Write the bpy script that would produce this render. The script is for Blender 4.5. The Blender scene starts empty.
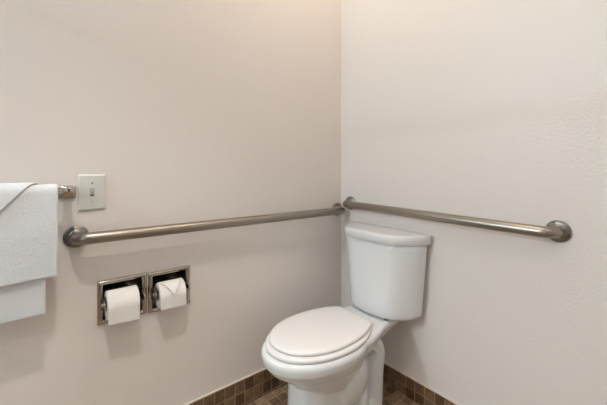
import bpy, bmesh, math, random
from mathutils import Vector, Matrix, noise
random.seed(7)
C = bpy.context.scene.collection
PI = math.pi

# ------------------------------------------------------------------ helpers
def link(name, me, mat=None, parent=None, smooth=True):
    o = bpy.data.objects.new(name, me)
    C.objects.link(o)
    if mat: me.materials.append(mat)
    if smooth:
        for p in me.polygons: p.use_smooth = True
    if parent: o.parent = parent
    return o

def build(name, bm, mat, parent=None, smooth=True, loc=None, bevel=0, auto=None):
    bmesh.ops.recalc_face_normals(bm, faces=bm.faces)
    me = bpy.data.meshes.new(name)
    bm.to_mesh(me); bm.free()
    o = link(name, me, mat, parent, smooth)
    if loc: o.location = loc
    if bevel:
        b = o.modifiers.new('bevel', 'BEVEL'); b.width = bevel; b.segments = 3
        b.limit_method = 'ANGLE'; b.angle_limit = math.radians(40)
        w = o.modifiers.new('wn', 'WEIGHTED_NORMAL'); w.keep_sharp = True
    return o

def tag(o, label=None, cat=None, group=None, kind=None):
    if label: o['label'] = label
    if cat: o['category'] = cat
    if group: o['group'] = group
    if kind: o['kind'] = kind
    return o

def thing(name, loc, label, cat, group=None):
    o = bpy.data.objects.new(name, None); C.objects.link(o)
    o.location = loc; o.empty_display_size = .05
    return tag(o, label, cat, group)

def box(bm, x0, x1, y0, y1, z0, z1):
    v = [bm.verts.new(p) for p in ((x0,y0,z0),(x1,y0,z0),(x1,y1,z0),(x0,y1,z0),(x0,y0,z1),(x1,y0,z1),(x1,y1,z1),(x0,y1,z1))]
    for f in ((0,1,2,3),(4,5,6,7),(0,1,5,4),(1,2,6,5),(2,3,7,6),(3,0,4,7)):
        bm.faces.new([v[i] for i in f])

def loft(bm, rings, cap0=True, cap1=True, closed=False):
    R = [[bm.verts.new(p) for p in r] for r in rings]
    n = len(R[0])
    pairs = list(zip(R[:-1], R[1:]))
    if closed: pairs.append((R[-1], R[0]))
    for a, b in pairs:
        for i in range(n):
            j = (i+1) % n
            bm.faces.new((a[i], a[j], b[j], b[i]))
    if not closed:
        if cap0: bm.faces.new(R[0][::-1])
        if cap1: bm.faces.new(R[-1])
    return R

def tube(bm, pts, radii, n=24, cap=True):
    pts = [Vector(p) for p in pts]
    if not isinstance(radii, (list, tuple)): radii = [radii]*len(pts)
    up = Vector((0, 0, 1)); rings = []; prev = None
    for i, p in enumerate(pts):
        t = (pts[min(i+1, len(pts)-1)] - pts[max(i-1, 0)]).normalized()
        if prev is None:
            a = up if abs(t.dot(up)) < .9 else Vector((1, 0, 0))
            u = t.cross(a).normalized()
        else:
            u = (prev - t*prev.dot(t)).normalized()
        prev = u; w = t.cross(u)
        rings.append([p + (u*math.cos(2*PI*k/n) + w*math.sin(2*PI*k/n))*radii[i] for k in range(n)])
    loft(bm, rings, cap, cap)

def catmull(pts, k=6):
    P = [Vector(p) for p in pts]; out = []
    for i in range(len(P)-1):
        a = P[max(i-1, 0)]; b = P[i]; c = P[i+1]; d = P[min(i+2, len(P)-1)]
        for j in range(k):
            t = j/k
            out.append(.5*((2*b)+(c-a)*t+(2*a-5*b+4*c-d)*t*t+(3*b-a-3*c+d)*t**3))
    out.append(P[-1]); return out

def fillet(poly, rs, n=6):
    """closed 2-D polygon with rounded corners"""
    out = []; N = len(poly)
    for i in range(N):
        p = Vector(poly[i]); a = Vector(poly[i-1]); b = Vector(poly[(i+1) % N]); r = rs[i]
        da = (a-p); db = (b-p)
        pa = p + da.normalized()*min(r, da.length*.49); pb = p + db.normalized()*min(r, db.length*.49)
        for k in range(n+1):
            t = k/n
            out.append((1-t)**2*pa + 2*t*(1-t)*p + t*t*pb)
    return out

def disc_lathe(bm, prof, axis, origin, n=48):
    """profile of (radius, height) revolved around `axis` from origin"""
    ax = Vector(axis).normalized(); o = Vector(origin)
    u = ax.orthogonal().normalized(); w = ax.cross(u)
    rings = [[o + ax*h + (u*math.cos(2*PI*k/n)+w*math.sin(2*PI*k/n))*max(r, 1e-5) for k in range(n)] for r, h in prof]
    loft(bm, rings)

# ------------------------------------------------------------------ materials
def mat(name, col, rough=.5, metal=0, spec=.5, coat=0):
    m = bpy.data.materials.new(name); m.use_nodes = True
    b = m.node_tree.nodes['Principled BSDF']
    b.inputs['Base Color'].default_value = (*col, 1)
    b.inputs['Roughness'].default_value = rough
    b.inputs['Metallic'].default_value = metal
    b.inputs['Specular IOR Level'].default_value = spec
    b.inputs['Coat Weight'].default_value = coat
    b.inputs['Coat Roughness'].default_value = .05
    return m, m.node_tree, b

def noise_bump(nt, b, scale, strength, dist, detail=3, stretch=None, rough=.5):
    tc = nt.nodes.new('ShaderNodeTexCoord'); n = nt.nodes.new('ShaderNodeTexNoise')
    mp = nt.nodes.new('ShaderNodeMapping')
    if stretch: mp.inputs['Scale'].default_value = stretch
    n.inputs['Scale'].default_value = scale; n.inputs['Detail'].default_value = detail
    n.inputs['Roughness'].default_value = rough
    bp = nt.nodes.new('ShaderNodeBump'); bp.inputs['Strength'].default_value = strength
    bp.inputs['Distance'].default_value = dist
    nt.links.new(tc.outputs['Object'], mp.inputs[0]); nt.links.new(mp.outputs[0], n.inputs['Vector'])
    nt.links.new(n.outputs['Fac'], bp.inputs['Height']); nt.links.new(bp.outputs[0], b.inputs['Normal'])
    return n, bp

def wall_paint(name, col):
    m, nt, b = mat(name, col, .42, spec=.35)
    n, bp = noise_bump(nt, b, 110, .38, .002, 3)
    # slow colour drift of the rolled paint
    n2 = nt.nodes.new('ShaderNodeTexNoise'); n2.inputs['Scale'].default_value = 1.3; n2.inputs['Detail'].default_value = 1
    tc = nt.nodes.new('ShaderNodeTexCoord'); nt.links.new(tc.outputs['Object'], n2.inputs['Vector'])
    r = nt.nodes.new('ShaderNodeValToRGB')
    r.color_ramp.elements[0].position = .3; r.color_ramp.elements[1].position = .7
    r.color_ramp.elements[0].color = (col[0]*.985, col[1]*.97, col[2]*.965, 1)
    r.color_ramp.elements[1].color = (*col, 1)
    nt.links.new(n2.outputs['Fac'], r.inputs[0]); nt.links.new(r.outputs[0], b.inputs['Base Color'])
    return m

WALL = (.820, .781, .745)
M_wall = wall_paint('wall_paint', WALL)
M_ceil, _, _ = mat('ceiling_paint', (.80, .78, .75), .8)
M_caulk, _, _ = mat('caulk', (.66, .61, .54), .5)

def tile_mat(name, c1, c2, grout, swz, size, rough=.28, bias=0.0, row=None):
    """square tiles; swz picks which object axes run across the tile face"""
    m, nt, b = mat(name, c1, rough)
    tc = nt.nodes.new('ShaderNodeTexCoord'); sp = nt.nodes.new('ShaderNodeSeparateXYZ'); cb = nt.nodes.new('ShaderNodeCombineXYZ')
    nt.links.new(tc.outputs['Object'], sp.inputs[0])
    nt.links.new(sp.outputs[swz[0]], cb.inputs[0]); nt.links.new(sp.outputs[swz[1]], cb.inputs[1])
    br = nt.nodes.new('ShaderNodeTexBrick'); br.offset = 0; br.squash = 1
    br.inputs['Scale'].default_value = 1; br.inputs['Brick Width'].default_value = size; br.inputs['Row Height'].default_value = row or size
    br.inputs['Mortar Size'].default_value = .0018; br.inputs['Mortar Smooth'].default_value = .25; br.inputs['Bias'].default_value = bias
    br.inputs['Color1'].default_value = (*c1, 1); br.inputs['Color2'].default_value = (*c2, 1); br.inputs['Mortar'].default_value = (*grout, 1)
    nt.links.new(cb.outputs[0], br.inputs['Vector'])
    n = nt.nodes.new('ShaderNodeTexNoise'); n.inputs['Scale'].default_value = 38; n.inputs['Detail'].default_value = 5; n.inputs['Roughness'].default_value = .65
    nt.links.new(tc.outputs['Object'], n.inputs['Vector'])
    rp = nt.nodes.new('ShaderNodeValToRGB'); rp.color_ramp.elements[0].position = .3; rp.color_ramp.elements[1].position = .72
    rp.color_ramp.elements[0].color = (.55, .52, .50, 1); rp.color_ramp.elements[1].color = (1.35, 1.32, 1.28, 1)
    nt.links.new(n.outputs['Fac'], rp.inputs[0])
    mx = nt.nodes.new('ShaderNodeMix'); mx.data_type = 'RGBA'; mx.blend_type = 'MULTIPLY'; mx.inputs[0].default_value = .85
    nt.links.new(br.outputs['Color'], mx.inputs[6]); nt.links.new(rp.outputs[0], mx.inputs[7])
    nt.links.new(mx.outputs[2], b.inputs['Base Color'])
    inv = nt.nodes.new('ShaderNodeMath'); inv.operation = 'SUBTRACT'; inv.inputs[0].default_value = 1
    nt.links.new(br.outputs['Fac'], inv.inputs[1])
    ad = nt.nodes.new('ShaderNodeMath'); ad.operation = 'MULTIPLY_ADD'; ad.inputs[1].default_value = .18
    nt.links.new(n.outputs['Fac'], ad.inputs[0]); nt.links.new(inv.outputs[0], ad.inputs[2])
    bp = nt.nodes.new('ShaderNodeBump'); bp.inputs['Strength'].default_value = .8; bp.inputs['Distance'].default_value = .002
    nt.links.new(ad.outputs[0], bp.inputs['Height']); nt.links.new(bp.outputs[0], b.inputs['Normal'])
    return m
TS = .047
T1 = (.085, .048, .026); T2 = (.235, .155, .090); TG = (.40, .29, .18)
M_tile_l = tile_mat('slate_tile_side', T1, T2, TG, (0, 2), TS, row=.054)
M_tile_r = tile_mat('slate_tile_back', T1, T2, TG, (1, 2), TS)
M_floor = tile_mat('slate_tile_floor', (.15, .095, .055), (.36, .265, .17), (.46, .34, .22), (0, 1), TS, .35)

M_porc, _, _ = mat('porcelain', (.76, .785, .79), .12, spec=.5, coat=.3)
M_seat, _, _ = mat('seat_plastic', (.82, .815, .80), .22, spec=.45)
M_steel, nt, b = mat('brushed_steel', (.33, .30, .265), .33, 1)
noise_bump(nt, b, 900, .05, .0005, 1)
M_flange, nt, b = mat('satin_steel_flange', (.25, .24, .22), .30, 1)
noise_bump(nt, b, 300, .1, .0005, 2)
M_chrome, _, _ = mat('chrome', (.50, .47, .43), .07, 1)
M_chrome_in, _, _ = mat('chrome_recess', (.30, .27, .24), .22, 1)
M_plastic, _, _ = mat('switch_plastic', (.70, .715, .68), .32)
M_toggle, _, _ = mat('toggle_plastic', (.76, .76, .73), .3)
M_slot, _, _ = mat('dark_slot', (.06, .055, .05), .6)
M_screw, _, _ = mat('screw_metal', (.35, .33, .3), .35, 1)
M_paper, nt, b = mat('toilet_paper', (.86, .85, .83), .9, spec=.1)
noise_bump(nt, b, 500, .25, .0006, 2)
def terry(name, col, sc, st):
    m, nt, b = mat(name, col, .95, spec=.08)
    b.inputs['Sheen Weight'].default_value = .25; b.inputs['Sheen Roughness'].default_value = .6
    noise_bump(nt, b, sc, st, .004, 3)
    return m
M_terry = terry('white_terry', (.71, .75, .78), 210, .6)
M_terry2 = terry('white_flat_terry', (.70, .745, .765), 340, .3)
M_door, _, _ = mat('dark_door', (.10, .065, .045), .4)
M_casing, _, _ = mat('casing', (.70, .67, .62), .4)
M_lamp, nt, b = mat('lamp_glass', (.9, .88, .85), .4)
M_lampmetal, _, _ = mat('lamp_metal', (.5, .48, .45), .3, 1)
M_bolt, _, _ = mat('dark_bolt', (.03, .03, .03), .5)

# ------------------------------------------------------------------ room shell
X0, Y0, ZC = -3.3, -2.1, 2.6
TH = .12
# holes for the recessed paper holders in the left wall: (x0,x1,z0,z1)
HW, HH = .069, .066
HOLD = [(-1.0895, .594), (-.930, .590)]
def holed_wall():
    bm = bmesh.new()
    xs = sorted([X0-TH, 0] + [c+s*HW for c, _ in HOLD for s in (-1, 1)])
    zs = sorted([-.1, ZC] + [HOLD[0][1]-HH, HOLD[0][1]+HH, HOLD[1][1]-HH, HOLD[1][1]+HH])
    def inhole(x, z): return any(abs(x-c) < HW-1e-4 and abs(z-d) < HH-1e-4 for c, d in HOLD)
    vd = {}
    def V(x, y, z):
        k = (round(x, 5), round(y, 5), round(z, 5))
        if k not in vd: vd[k] = bm.verts.new(k)
        return vd[k]
    for i in range(len(xs)-1):
        for j in range(len(zs)-1):
            if inhole((xs[i]+xs[i+1])/2, (zs[j]+zs[j+1])/2):
                continue
            bm.faces.new((V(xs[i],0,zs[j]), V(xs[i+1],0,zs[j]), V(xs[i+1],0,zs[j+1]), V(xs[i],0,zs[j+1])))
    for c, d in HOLD:    # sides and back of each recess
        a, b_, e, f = c-HW, c+HW, d-HH, d+HH
        q = .075
        cs = [(a, e), (b_, e), (b_, f), (a, f)]
        for k in range(4):
            p, r = cs[k], cs[(k+1) % 4]
            w = [bm.verts.new((p[0],0,p[1])), bm.verts.new((r[0],0,r[1])), bm.verts.new((r[0],q,r[1])), bm.verts.new((p[0],q,p[1]))]
            bm.faces.new(w)
        bm.faces.new([bm.verts.new((x, q, z)) for x, z in cs])
    # outer skin
    box(bm, X0-TH, 0, .09, TH, -.1, ZC)
    return bm
w = build('wall_left', holed_wall(), M_wall, smooth=False); tag(w, kind='structure')
def slab(name, m, *a):
    bm = bmesh.new(); box(bm, *a)
    o = build(name, bm, m, smooth=False); tag(o, kind='structure'); return o
slab('wall_right', M_wall, 0, TH, Y0-TH, TH, -.1, ZC)
slab('wall_back', M_wall, X0-TH, 0, Y0-TH, Y0, -.1, ZC)
slab('wall_far', M_wall, X0-TH, X0, Y0, 0, -.1, ZC)
slab('ceiling', M_ceil, X0-TH, TH, Y0-TH, TH, ZC, ZC+.1)
slab('floor', M_floor, X0, 0, Y0, 0, -.1, 0)
def skirting(name, m, top, *a):
    bm = bmesh.new(); box(bm, *a, -top, 0)
    o = build(name, bm, m, smooth=False, loc=(0, 0, top)); tag(o, kind='structure')
skirting('baseboard_left', M_tile_l, .117, X0, 0, -.009, 0)
skirting('baseboard_right', M_tile_r, .0955, -.009, 0, Y0, -.009)
slab('trim_1', M_caulk, X0, 0, -.0075, 0, .117, .1195)
slab('trim_2', M_caulk, -.0075, 0, Y0, -.0075, .0955, .0975)
# unseen door and casing behind the camera, added dark for the chrome to reflect
slab('added_door', M_door, -2.05, -1.25, Y0, Y0+.03, 0, 2.03)
slab('trim_3', M_casing, -2.12, -2.05, Y0, Y0+.02, 0, 2.10)
slab('trim_4', M_casing, -1.25, -1.18, Y0, Y0+.02, 0, 2.10)
bm = bmesh.new(); tube(bm, [(-1.9, Y0, 1.652), (-1.9, 0, 1.652)], .0055, 16)  # added unseen rail, kept thin to cast a soft shadow band on the walls
tag(build('added_shadow_rail', bm, M_lampmetal), kind='structure')
slab('trim_5', M_casing, -2.05, -1.25, Y0, Y0+.02, 2.03, 2.10)

# ------------------------------------------------------------------ grab bars
def grab_bar(label, wall, a, b_, za, zb, off=.058, r=.0188):
    """wall 'L': along x on y=0 ; wall 'R': along y on x=0.  a,b_ = flange centres"""
    mid = (a+b_)/2
    if wall == 'L': base = (mid, 0, (za+zb)/2)
    else: base = (0, mid, (za+zb)/2)
    root = thing('grab_bar', base, label, 'grab bar', 'steel grab bars on the walls')
    def W(s, d, z):
        p = (s, -d, z) if wall == 'L' else (-d, s, z)
        return Vector(p) - Vector(base)
    sg = 1 if b_ > a else -1
    R = .034
    pts = [W(a, .004, za)]
    for k in range(9):
        t = k/8*PI/2
        pts.append(W(a+sg*(R-R*math.cos(t)), off-R+R*math.sin(t), za))
    tail = [W(b_, .004, zb)]
    for k in range(9):
        t = k/8*PI/2
        tail.append(W(b_-sg*(R-R*math.cos(t)), off-R+R*math.sin(t), zb))
    bm = bmesh.new(); tube(bm, pts+tail[::-1], r, 32)
    tb = build('tube', bm, M_steel, root)
    for s, z in ((a, za), (b_, zb)):
        bm = bmesh.new()
        n = W(0, 1, 0)-W(0, 0, 0)
        disc_lathe(bm, [(.0355,0), (.0360,.003), (.0352,.0062), (.032,.0085), (.026,.0100), (.0235,.0108), (.0215,.0125), (.0205,.016), (.018,.0165)], n, W(s, .0005, z), 64)
        fl = build('flange', bm, M_flange, root)
        fl['label'] = 'round domed mounting flange'
        for k in range(3):
            an = PI/2+k*2*PI/3+.35
            c = W(s+.0290*math.cos(an)*sg, .0095, z+.0290*math.sin(an))
            bm = bmesh.new()
            disc_lathe(bm, [(.0036,-.002), (.0036,.0006), (.0028,.0014), (.0012,.0014), (.001,.0004)], n, c, 20)
            build('screw', bm, M_slot, fl)
    return root
grab_bar('long brushed steel grab bar above the toilet paper rolls', 'L', -1.226, -.0355, .829, .819)
grab_bar('brushed steel grab bar above the toilet tank', 'R', -.076, -.992, .857, .847)

# ------------------------------------------------------------------ light switch
def light_switch():
    cx, cz = -1.182, .972
    root = thing('light_switch', (cx, 0, cz), 'white toggle light switch plate between towels and wall', 'light switch')
    root['label'] = 'white wall plate with a small toggle light switch right of the towels'
    bm = bmesh.new()
    w, h = .0395, .0595
    def rr(wi, hi, d): return [Vector((p.x, -d, p.y)) for p in fillet([(-wi,-hi),(wi,-hi),(wi,hi),(-wi,hi)], [.003]*4, 4)]
    loft(bm, [rr(w,h,0), rr(w,h,.0025), rr(w-.001,h-.001,.0045), rr(w-.004,h-.004,.0062), rr(w-.006,h-.006,.0065)])
    build('plate', bm, M_plastic, root)
    bm = bmesh.new(); box(bm, -.0055, .0055, -.0068, -.0055, -.0125, .0125)
    sl = build('slot', bm, M_slot, root, smooth=False); sl['label'] = 'dark slot around the toggle'
    bm = bmesh.new()
    def q(x, y, z): return Vector((x, y, z))
    rings = [[q(-.0048,-.006,.0035), q(.0048,-.006,.0035), q(.0048,-.006,-.0095), q(-.0048,-.006,-.0095)],
             [q(-.0042,-.012,.0075), q(.0042,-.012,.0075), q(.0042,-.011,-.003), q(-.0042,-.011,-.003)],
             [q(-.0036,-.0185,.0115), q(.0036,-.0185,.0115), q(.0036,-.0165,.0045), q(-.0036,-.0165,.0045)]]
    loft(bm, rings)
    build('toggle', bm, M_toggle, root, smooth=False, bevel=.001)
    for s in (1, -1):
        bm = bmesh.new()
        disc_lathe(bm, [(.0033,-.001), (.0033,.0006), (.002,.0013), (.0002,.0014)], (0,-1,0), (0,-.0065,s*.030), 24)
        sc = build('screw', bm, M_screw if s > 0 else M_plastic, root)
        bm = bmesh.new(); box(bm, -.0024, .0024, -.0082, -.0070, s*.030-.0004, s*.030+.0004)
        build('screw_slot', bm, M_slot, sc, smooth=False)
light_switch()

# ------------------------------------------------------------------ recessed paper holders
def paper_holder(cx, cz, label):
    root = thing('toilet_paper_holder', (cx, 0, cz), label, 'toilet paper holder', 'recessed toilet paper holders')
    ow, oh = .0785, .0755; iw, ih = .0615, .0590
    bm = bmesh.new()
    def rr(wi, hi, y, r=.004): return [Vector((p.x, y, p.y)) for p in fillet([(-wi,-hi),(wi,-hi),(wi,hi),(-wi,hi)], [r]*4, 4)]
    loft(bm, [rr(ow,oh,0), rr(ow,oh,-.0022), rr(ow-.002,oh-.002,-.0045), rr(ow-.005,oh-.005,-.0070), rr(iw+.006,ih+.006,-.0070),
              rr(iw+.001,ih+.001,-.0042), rr(iw,ih,-.001), rr(iw,ih,.003), rr(ow-.012,oh-.012,.003)], closed=True)
    build('frame', bm, M_chrome, root)
    # recessed box with a curved back
    bm = bmesh.new()
    prof = [(-.0585, 0)]
    for k in range(17):
        t = PI*k/16
        prof.append((-.058*math.cos(t), .010+.056*math.sin(t)))
    prof.append((.0585, 0))
    N = len(prof)
    A = [bm.verts.new((-.0605, y, z)) for z, y in prof]; B = [bm.verts.new((.0605, y, z)) for z, y in prof]
    for i in range(N-1): bm.faces.new((A[i], A[i+1], B[i+1], B[i]))
    bm.faces.new(A); bm.faces.new(B)
    # remove the front: faces A and B close only the sides
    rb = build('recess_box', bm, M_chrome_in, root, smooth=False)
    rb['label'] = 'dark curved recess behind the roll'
    # two ears that carry the roller
    for s in (-1, 1):
        bm = bmesh.new()
        pr = []
        for k in range(13):
            t = PI*k/12 - PI/2
            pr.append((-.030-.0135*math.cos(t), .0135*math.sin(t)))      # (y,z) round nose
        pr = [(.010, -.0185)] + [(-.004, -.0175)] + pr + [(-.004, .0175)] + [(.010, .0185)]
        x0, x1 = s*.0585, s*.0630
        loft(bm, [[Vector((x0, y, z)) for y, z in pr], [Vector((x1, y, z)) for y, z in pr]])
        ear = build('ear', bm, M_chrome, root, smooth=False, bevel=.0012)
        bm = bmesh.new()
        disc_lathe(bm, [(.0075,0), (.0075,.0025), (.0055,.0050), (.002,.0060)], (s, 0, 0), (s*.0630, -.029, 0), 24)
        build('pivot_cap', bm, M_chrome, ear)
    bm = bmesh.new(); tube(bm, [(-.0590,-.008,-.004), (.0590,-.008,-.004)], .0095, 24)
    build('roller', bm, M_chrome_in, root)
paper_holder(HOLD[0][0], HOLD[0][1], 'chrome recessed toilet paper holder nearer the towels')
paper_holder(HOLD[1][0], HOLD[1][1], 'chrome recessed toilet paper holder nearer the toilet')

def paper_roll(cx, cz, label, style):
    R = .0465 if style == 'hang' else .0445; hw = .0485 if style == 'hang' else .0465; yc = -.0130; zc = cz-(.0105 if style == 'hang' else .0135)
    root = thing('toilet_paper_roll', (cx, yc, zc), label, 'toilet paper roll', 'toilet paper rolls in the wall holders')
    bm = bmesh.new(); n = 64
    prof = [(.0195, -hw), (R-.002, -hw), (R, -hw+.002), (R, hw-.002), (R-.002, hw), (.0195, hw)]
    rings = [[Vector((h, r*math.cos(2*PI*k/n), r*math.sin(2*PI*k/n))) for k in range(n)] for r, h in prof]
    loft(bm, rings, closed=True)
    build('roll', bm, M_paper, root)
    bm = bmesh.new()
    rings = [[Vector((h, r*math.cos(2*PI*k/n), r*math.sin(2*PI*k/n))) for k in range(n)] for r, h in ((.0193,-hw+.001),(.0193,hw-.001),(.0180,hw-.001),(.0180,-hw+.001))]
    loft(bm, rings, closed=True)
    build('core', bm, M_core, root)
    # loose sheet: over the front of the roll, then straight down
    def path(t, lift):            # t = arclength from the top of the roll; returns (y, z)
        rr = R+lift
        q = rr*PI/2*1.04
        if t < q:
            a = PI/2 + t/rr
            return rr*math.cos(a), rr*math.sin(a)
        a = PI/2 + q/rr
        y, z = rr*math.cos(a), rr*math.sin(a)
        return y + (t-q)*.06, z-(t-q)
    if style == 'hang':
        bm = bmesh.new(); nu, nt_ = 20, 40; G = []
        for i in range(nt_+1):
            row = []
            for j in range(nu+1):
                u = j/nu*2-1
                L = .130 + .002*u
                t = -.012 + (L+.012)*i/nt_
                y, z = path(t, .0012+.0008*(i/nt_))
                row.append(bm.verts.new((u*(hw-.0005), y-.0010*math.sin(3*u)*(i/nt_)**2, z)))
            G.append(row)
        for i in range(nt_):
            for j in range(nu): bm.faces.new((G[i][j], G[i][j+1], G[i+1][j+1], G[i+1][j]))
        sh = build('hanging_sheet', bm, M_paper, root)
        so = sh.modifiers.new('thick', 'SOLIDIFY'); so.thickness = .0009; so.offset = 0
        # the diagonal turned-over corner
        bm = bmesh.new(); n1 = 26; G = []
        for i in range(n1+1):
            v = i/n1; t = -.006 + .062*v
            ue = -1+1.93*v**1.0
            row = []
            for j in range(13):
                u = ue*1.0*(j/12) + (-1)*(1-j/12)
                u = -u if False else u
                y, z = path(t, .0026)
                row.append(bm.verts.new(((-u)*(hw-.0012), y, z)))
            G.append(row)
        # widest at the top, running out to the side lower down
        for i in range(n1):
            for j in range(12): bm.faces.new((G[i][j], G[i][j+1], G[i+1][j+1], G[i+1][j]))
        bm2 = bmesh.new(); n1 = 26; G = []
        for i in range(n1+1):
            v = i/n1; t = -.006 + .060*v
            ue = 1-2*v
            row = [bm2.verts.new((((-1)*(1-j/12)+ue*(j/12))*(hw-.0012), path(t, .0028)[0], path(t, .0028)[1])) for j in range(13)]
            G.append(row)
        for i in range(n1):
            for j in range(12):
                bm2.faces.new((G[i][j], G[i][j+1], G[i+1][j+1], G[i+1][j]))
        bm.free()
        bmesh.ops.remove_doubles(bm2, verts=bm2.verts, dist=1e-5)
        fo = build('folded_corner', bm2, M_paper, root)
        so = fo.modifiers.new('thick', 'SOLIDIFY'); so.thickness = .0011; so.offset = 0
    else:
        # wrapped sheet below and an envelope point turned down over it
        bm = bmesh.new(); nu, nt_ = 20, 40; G = []
        for i in range(nt_+1):
            row = []
            for j in range(nu+1):
                u = j/nu*2-1
                t = -.010 + (.124+.002*u)*i/nt_
                y, z = path(t, .0014)
                row.append(bm.verts.new((u*(hw-.0004), y, z)))
            G.append(row)
        for i in range(nt_):
            for j in range(nu): bm.faces.new((G[i][j], G[i][j+1], G[i+1][j+1], G[i+1][j]))
        sh = build('hanging_sheet', bm, M_paper, root)
        so = sh.modifiers.new('thick', 'SOLIDIFY'); so.thickness = .0009; so.offset = 0
        bm = bmesh.new(); G = []; n1 = 26
        for i in range(n1+1):
            v = i/n1
            t = -.004 + .080*v
            half = (hw-.001)*(1-v)
            row = []
            for j in range(17):
                u = j/16*2-1
                y, z = path(t, .0034+.0085*v*(1-abs(u)*.3))
                row.append(bm.verts.new((u*half+.000, y, z)))
            G.append(row)
        for i in range(n1):
            for j in range(16): bm.faces.new((G[i][j], G[i][j+1], G[i+1][j+1], G[i+1][j]))
        bmesh.ops.remove_doubles(bm, verts=bm.verts, dist=1e-5)
        fo = build('envelope_fold', bm, M_paper, root)
        fo['label'] = 'sheet end folded to a downward point'
        so = fo.modifiers.new('thick', 'SOLIDIFY'); so.thickness = .0014; so.offset = 0
M_core, _, _ = mat('cardboard_core', (.42, .33, .24), .9)
paper_roll(HOLD[0][0]-.006, HOLD[0][1], 'white toilet paper roll with a plain hanging sheet', 'hang')
paper_roll(HOLD[1][0]-.002, HOLD[1][1], 'white toilet paper roll with its end folded to a point', 'fold')

# ------------------------------------------------------------------ towel bar
TBY, TBZ = -.066, .982
XR, XL = -1.2505, -1.705
def towel_bar():
    root = thing('towel_bar', ((XR+XL)/2, 0, TBZ), 'chrome towel bar beside the light switch', 'towel bar')
    ox = (XR+XL)/2
    def rr(cx, cz, wi, hi, y, r): return [Vector((cx+p.x, y, cz+p.y)) for p in fillet([(-wi,-hi),(wi,-hi),(wi,hi),(-wi,hi)], [r]*4, 5)]
    for x in (XR-ox, XL-ox):
        bm = bmesh.new()
        loft(bm, [rr(x,-.006,.0235,.0215,0,.005), rr(x,-.006,.0235,.0215,-.003,.005), rr(x,-.006,.0215,.0195,-.0065,.005), rr(x,-.006,.017,.016,-.009,.004)])
        ro = build('wall_plate', bm, M_chrome, root)
        bm = bmesh.new()
        loft(bm, [rr(x,-.003,.012,.012,-.006,.003), rr(x,-.002,.011,.011,-.030,.003), rr(x,0,.013,.0125,-.050,.003), rr(x,0,.0145,.0135,-.0555,.004), rr(x,0,.0145,.0135,-.0760,.004), rr(x,0,.0125,.0115,-.079,.003)])
        build('post', bm, M_chrome, root)
    bm = bmesh.new(); box(bm, XL-ox+.008, XR-ox-.008, TBY-.0075, TBY+.0075, -.0075, .0075)
    build('bar', bm, M_chrome, root, smooth=False, bevel=.002)
towel_bar()

# ------------------------------------------------------------------ towels
def drape(name, label, m, x0, x1, gap, thick, front_fn, back_len, wav=0.003, seed=0, group='white towels on the chrome bar', topr=0):
    """cloth folded over the bar: front_fn(u) = length of the front leg at u in 0..1 (x0..x1)"""
    cxm = (x0+x1)/2
    root_loc = Vector((cxm, TBY, TBZ))
    bm = bmesh.new(); nx, ns = 44, 60; G = []
    ri = .0085+gap                        # inner radius above the bar
    for j in range(nx+1):
        u = j/nx; x = x0+(x1-x0)*u - cxm
        fl = front_fn(u); row = []
        arc = PI*ri
        tot = back_len+arc+fl
        for i in range(ns+1):
            s = tot*i/ns
            if s < back_len:
                y, z = ri*.75, -(back_len-s)
            elif s < back_len+arc:
                a = (s-back_len)/ri
                y, z = ri*math.cos(a), ri*math.sin(a)
                if y > ri*.75: y = ri*.75
            else:
                d = s-back_len-arc
                y, z = -ri, -d
                k = min(1, d/.12)
                y -= k*wav*(1+noise.noise(Vector((x*14+seed, d*5, seed)))*1.4) + .004*k
            xx = x + .0035*noise.noise(Vector((seed, z*9, u*1.5)))*(1 if s > back_len else 0)
            row.append(bm.verts.new((xx, y, z)))
        G.append(row)
    for j in range(nx):
        for i in range(ns): bm.faces.new((G[j][i], G[j+1][i], G[j+1][i+1], G[j][i+1]))
    o = build(name, bm, m, None, loc=root_loc)
    so = o.modifiers.new('thick', 'SOLIDIFY'); so.thickness = thick; so.offset = 0
    so2 = o.modifiers.new('bev', 'BEVEL'); so2.width = thick*.42; so2.segments = 3; so2.limit_method = 'ANGLE'; so2.angle_limit = math.radians(50)
    tag(o, label, 'towel', group)
    return o
drape('bath_towel', 'white bath towel hanging lowest, its hem below the others', M_terry2, -1.690, -1.306, .003, .006, lambda u: .354, .20, .002, 3)
drape('hand_towel', 'thick white textured towel hung over the longer one', M_terry, -1.700, -1.278, .0110, .009, lambda u: .254+.006*math.sin(u*5), .14, .003, 11)
def vfold(u):
    d = abs(u-.5)*2
    return -.047+.190*(1-d)
drape('washcloth', 'small white washcloth folded to a point on top of the towels', M_terry2, -1.660, -1.322, .0195, .005, vfold, .045, .003, 5)

# ------------------------------------------------------------------ toilet
YC = -.332
TOI = Vector((-.38, YC, 0))
def P(u, v, z): return Vector((-u, YC+v, z)) - TOI
toilet = thing('toilet', TOI, 'white porcelain toilet with closed lid in the corner', 'toilet')

def egg(um, af, ab, hw, n=72, trunc=None, pw=2.0):
    out = []
    for k in range(n):
        t = 2*PI*k/n; c, s = math.cos(t), math.sin(t)
        a = af if c > 0 else ab
        u = um + a*math.copysign(abs(c)**(2/pw), c); v = hw*math.copysign(abs(s)**(2/pw), s)
        if trunc is not None and u < trunc: u = trunc
        out.append((u, v))
    return out

# --- body
bm = bmesh.new()
rows = [  # z, um, af, ab, hw
 (.388,.455,.240,.200,.163), (.383,.455,.246,.205,.170), (.372,.455,.249,.21,.175), (.348,.455,.245,.21,.172),
 (.322,.452,.228,.21,.160), (.298,.445,.203,.20,.144), (.270,.438,.176,.20,.130), (.248,.430,.158,.19,.120), (.230,.425,.146,.18,.114)]
loft(bm, [[P(u, v, z) for u, v in egg(um, af, ab, hw)] for z, um, af, ab, hw in rows])
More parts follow.
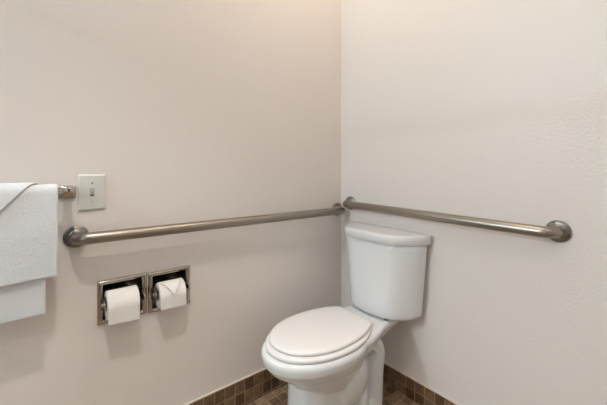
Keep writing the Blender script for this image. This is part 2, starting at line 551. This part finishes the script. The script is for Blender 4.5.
# pedestal front
rows = [(.30,.42,.150,.10,.100), (.225,.42,.168,.115,.100), (.16,.42,.172,.13,.096), (.10,.42,.178,.15,.095), (.05,.42,.184,.20,.098), (.028,.42,.190,.24,.106), (.0,.42,.194,.255,.110)]
loft(bm, [[P(u, v, z) for u, v in egg(um, af, ab, hw, pw=2.4)] for z, um, af, ab, hw in rows])
for s in (-1, 1):      # swollen sump of the trapway
    rings = []
    for i in range(1, 16):
        t = PI*i/16
        rings.append([P(.362+.108*math.sin(t)*math.cos(2*PI*k/32), s*.045+.085*math.sin(t)*math.sin(2*PI*k/32), .222+.120*math.cos(t)) for k in range(32)])
    loft(bm, rings)
# slim core behind, and the foot flange
rows = [(.36,.28,.15,.15,.055), (.2,.26,.15,.13,.052), (.0,.28,.15,.14,.060)]
loft(bm, [[P(u, v, z) for u, v in egg(um, af, ab, hw, n=40)] for z, um, af, ab, hw in rows])
rows = [(.085,.30,.2,.135,.080), (.055,.30,.2,.152,.098), (.035,.30,.2,.165,.108), (.0,.30,.2,.168,.112)]
loft(bm, [[P(u, v, z) for u, v in egg(um, af, ab, hw, n=48, pw=2.6)] for z, um, af, ab, hw in rows])
# trapway relief on both sides
for s in (-1, 1):
    col = catmull([(.196,.0), (.190,.08), (.186,.17), (.176,.235), (.182,.280), (.215,.305), (.262,.300), (.32,.272)], 6)
    pts = [P(q.x, s*.046, q.y) for q in [Vector((c[0], c[1])) for c in [(p.x, p.y) for p in [Vector((a[0], a[1])) for a in col]]]]
    n_ = len(pts); rad = [.045 - .013*min(1, max(0, (i/n_-.45)/.35)) for i in range(n_)]
    tube(bm, pts, rad, 20)
    # lower sweep from the bowl sump towards the column foot
    low = catmull([(.400,.20), (.345,.170), (.305,.120), (.300,.07), (.330,.03)], 6)
    tube(bm, [P(a[0], s*.050, a[1]) for a in low], [.058-.012*i/len(low) for i in range(len(low))], 20)
# tank deck
def rect(u, hw, zb, zt): 
    return [P(u, p.x, p.y) for p in fillet([(-hw*.72, zb), (hw*.72, zb), (hw, zt-.018), (hw*.97, zt), (-hw*.97, zt), (-hw, zt-.018)], [.012]*6, 4)]
loft(bm, [rect(.035,.108,.345,.398), rect(.10,.110,.333,.398), (rect(.19,.118,.318,.396)), rect(.25,.135,.300,.392), rect(.31,.148,.29,.388), rect(.40,.150,.29,.387)])
body = build('bowl', bm, M_porc, toilet)
rm = body.modifiers.new('rm', 'REMESH'); rm.mode = 'VOXEL'; rm.voxel_size = .0042; rm.use_smooth_shade = True
sm = body.modifiers.new('sm', 'SMOOTH'); sm.factor = .6; sm.iterations = 5

dg = bpy.context.evaluated_depsgraph_get(); dg.update()
me2 = bpy.data.meshes.new_from_object(body.evaluated_get(dg))
body.modifiers.clear(); body.data = me2
def seg_dist(p, a, b):
    ab = b-a; t = max(0, min(1, (p-a).dot(ab)/ab.length_squared)); return (p-(a+ab*t)).length
groove = [Vector(q) for q in catmull([(.232,.262), (.252,.246), (.268,.215), (.272,.180), (.288,.150), (.318,.128), (.330,.095), (.322,.055)], 4)]
for v_ in me2.vertices:
    w_ = v_.co + TOI
    u, vv, z = -w_.x, w_.y-YC, w_.z
    if abs(vv) < .03 or z > .33 or u > .42: continue
    p = Vector((u, z))
    d = min(seg_dist(p, groove[i].to_2d(), groove[i+1].to_2d()) for i in range(len(groove)-1))
    dep = (.016*math.exp(-(d/.009)**2) + .034*math.exp(-((p-Vector((.222,.254))).length/.0155)**2) + .020*math.exp(-((p-Vector((.296,.145))).length/.016)**2))
    # soft ring bulging around the upper hole
    dr = (p-Vector((.222,.262))).length
    dep -= .007*math.exp(-((dr-.030)/.011)**2)
    v_.co.y -= math.copysign(min(dep, abs(vv)-.012), vv)
me2.update()
for p_ in me2.polygons: p_.use_smooth = True

# --- seat ring and lid
def eggring(um, af, ab, hw, z, trunc=None): return [P(u, v, z) for u, v in egg(um, af, ab, hw, 96, trunc, 2.08)]
bm = bmesh.new()
zs_ = .3885
o_ = [(0,.000),(.003,.004),(.0035,.010),(.001,.0145),(-.006,.0165)]
rings = [eggring(.453, .228+d, .225+d, .161+d, zs_+h, .246) for d, h in o_]
rings += [eggring(.47, .150, .150, .100, zs_+.0165), eggring(.47, .142, .142, .092, zs_+.012), eggring(.47, .140, .140, .090, zs_)]
loft(bm, rings, closed=True)
build('seat', bm, M_seat, toilet)
bm = bmesh.new()
zl = .4065
prof = [(-.012,.0), (-.002,.0008), (0,.004), (-.0005,.0085), (-.004,.0122), (-.011,.0145), (-.03,.0162), (-.06,.0172), (-.10,.0180), (-.14,.0184)]
rings = [[q+Vector((0,.004,0)) for q in eggring(.455, .212+d, max(.02, .257+d*1.2), .1535+d, zl+h, .246-d*.9)] for d, h in prof]
loft(bm, rings)
build('lid', bm, M_seat, toilet)
for s in (-1, 1):
    bm = bmesh.new()
    def hr(wu, wv, z): return [P(.232+p.x, s*.072+p.y, z) for p in fillet([(-wu,-wv),(wu,-wv),(wu,wv),(-wu,wv)], [.008]*4, 5)]
    loft(bm, [hr(.010,.013,.385), hr(.011,.014,.400), hr(.010,.013,.4065), hr(.007,.010,.409)])
    build('hinge', bm, M_seat, toilet)

# --- tank
def tank_ring(uf, bow, hf, hb, z, ub=.022, rf=.035, rb=.012, sh=0):
    pl = [(ub,-hb), (ub+.075,-hb+.012), (uf,-hf), (uf+bow,0), (uf,hf), (ub+.075,hb-.012), (ub,hb)]
    q = fillet(pl, [rb, .05, rf, .11, rf, .05, rb], 7)
    return [P(p.x, p.y+sh, z) for p in q]
DY = .004
bm = bmesh.new()
rings = []
for z, f in ((.400,-.030), (.4015,-.018), (.406,-.008), (.414,-.002), (.426,0)):
    rings.append(tank_ring(.178+f, .018, .112+f, .180+f, z, sh=-.012, ub=.032-min(0,f)*.3, rf=.05))
for k in range(1, 9):
    t = k/8; z = .426+(.735-.426)*t
    rings.append(tank_ring(.178-.014*t, .018-.010*t, .112+.023*t, .180+.033*t, z, sh=-.012*(1-t), ub=.032-.01*t, rf=.05-.01*t))
loft(bm, rings)
tank = build('tank', bm, M_porc, toilet)
tag(tank)
bm = bmesh.new()
rings = []
for z, f in ((.7240,-.010), (.7240,-.003), (.7260,.0), (.7520,.0), (.7585,-.0010), (.7620,-.0035), (.7638,-.008), (.7645,-.022), (.7648,-.06)):
    rings.append(tank_ring(.174+f, .010, .143+f, .2235+f, z, ub=.013-f*.6, rf=.034))
loft(bm, rings)
build('tank_lid', bm, M_porc, toilet)
for s in (-1, 1):
    bm = bmesh.new()
    disc_lathe(bm, [(.011,0), (.011,.015), (.007,.015), (.007,.022)], (0,0,1), P(.152 if s < 0 else .115, s*.092, .385), 20)
    bo = build('tank_bolt', bm, M_bolt, toilet); bo['label'] = 'dark bolt and washer under the tank'
bm = bmesh.new(); disc_lathe(bm, [(.038,0), (.038,.010)], (0,0,1), P(.10, 0, .392), 32)
build('gasket', bm, M_bolt, toilet)

# ------------------------------------------------------------------ lamps of the room and an added fill
def ceiling_lamp(x, y, label, energy, col, soft, cone):
    root = thing('ceiling_light', (x, y, ZC), label, 'ceiling light', 'round ceiling lights')
    bm = bmesh.new(); disc_lathe(bm, [(.15,0), (.15,-.02), (.11,-.028), (.0,-.028)], (0,0,1), (0,0,0), 48)
    build('base', bm, M_lampmetal, root)
    L = bpy.data.lights.new('ceiling_lamp', 'SPOT' if cone < 175 else 'POINT'); L.shadow_soft_size = soft
    if cone < 175: L.spot_size = math.radians(cone); L.spot_blend = 1
    L.energy = energy; L.color = col
    o = bpy.data.objects.new('bulb', L); C.objects.link(o); o.parent = root; o.location = (0, 0, -.05 if cone < 175 else -.05-soft)
def wall_lamp(x, y, z):
    root = thing('vanity_light', (x, y, z), 'small wall lamp on the far wall', 'wall light')
    bm = bmesh.new(); disc_lathe(bm, [(.06,0), (.06,.015), (.02,.02), (.02,.05), (.035,.055), (.035,.075), (0,.075)], (1,0,0), (0,0,0), 32)
    build('base', bm, M_lampmetal, root)
    L = bpy.data.lights.new('vanity_lamp', 'POINT'); L.shadow_soft_size = .03
    L.energy = VE; L.color = VC
    o = bpy.data.objects.new('bulb', L); C.objects.link(o); o.parent = root; o.location = (.13, 0, 0)
VE, VC = 52, (.74, .89, 1)
ceiling_lamp(-1.28, -.88, 'round ceiling light in the middle of the room', 88, (1, .92, .88), .055, 82)
ceiling_lamp(-1.05, -1.8, 'added round fill light on the ceiling nearer the wall behind the camera', 26, (1, .90, .80), .18, 170)  # added soft fill lamp, placed to brighten the left wall
ceiling_lamp(-.42, -.64, 'round ceiling light in the corner over the toilet', 11, (1, .80, .62), .10, 178)
wall_lamp(X0, -.34, 1.93)

wd = bpy.data.worlds.new('World'); bpy.context.scene.world = wd; wd.use_nodes = True
wd.node_tree.nodes['Background'].inputs[0].default_value = (.5, .5, .5, 1)
wd.node_tree.nodes['Background'].inputs[1].default_value = .1

# ------------------------------------------------------------------ camera
D, H = 1.85, 1.063
cam = bpy.data.cameras.new('Camera'); co = bpy.data.objects.new('Camera', cam); C.objects.link(co)
co.location = (-(.1136*.778+.628)*D, -(-.1136*.628+.778)*D, H)
co.rotation_euler = (PI/2, 0, -math.atan2(.628, .778))
cam.sensor_width = 36; cam.lens = 330/607*36
cam.shift_y = -(202.5-165)/607
cam.clip_start = .02
S = bpy.context.scene; S.camera = co
S.view_settings.view_transform = 'Standard'; S.view_settings.look = 'None'
S.view_settings.exposure = 0; S.view_settings.gamma = 1
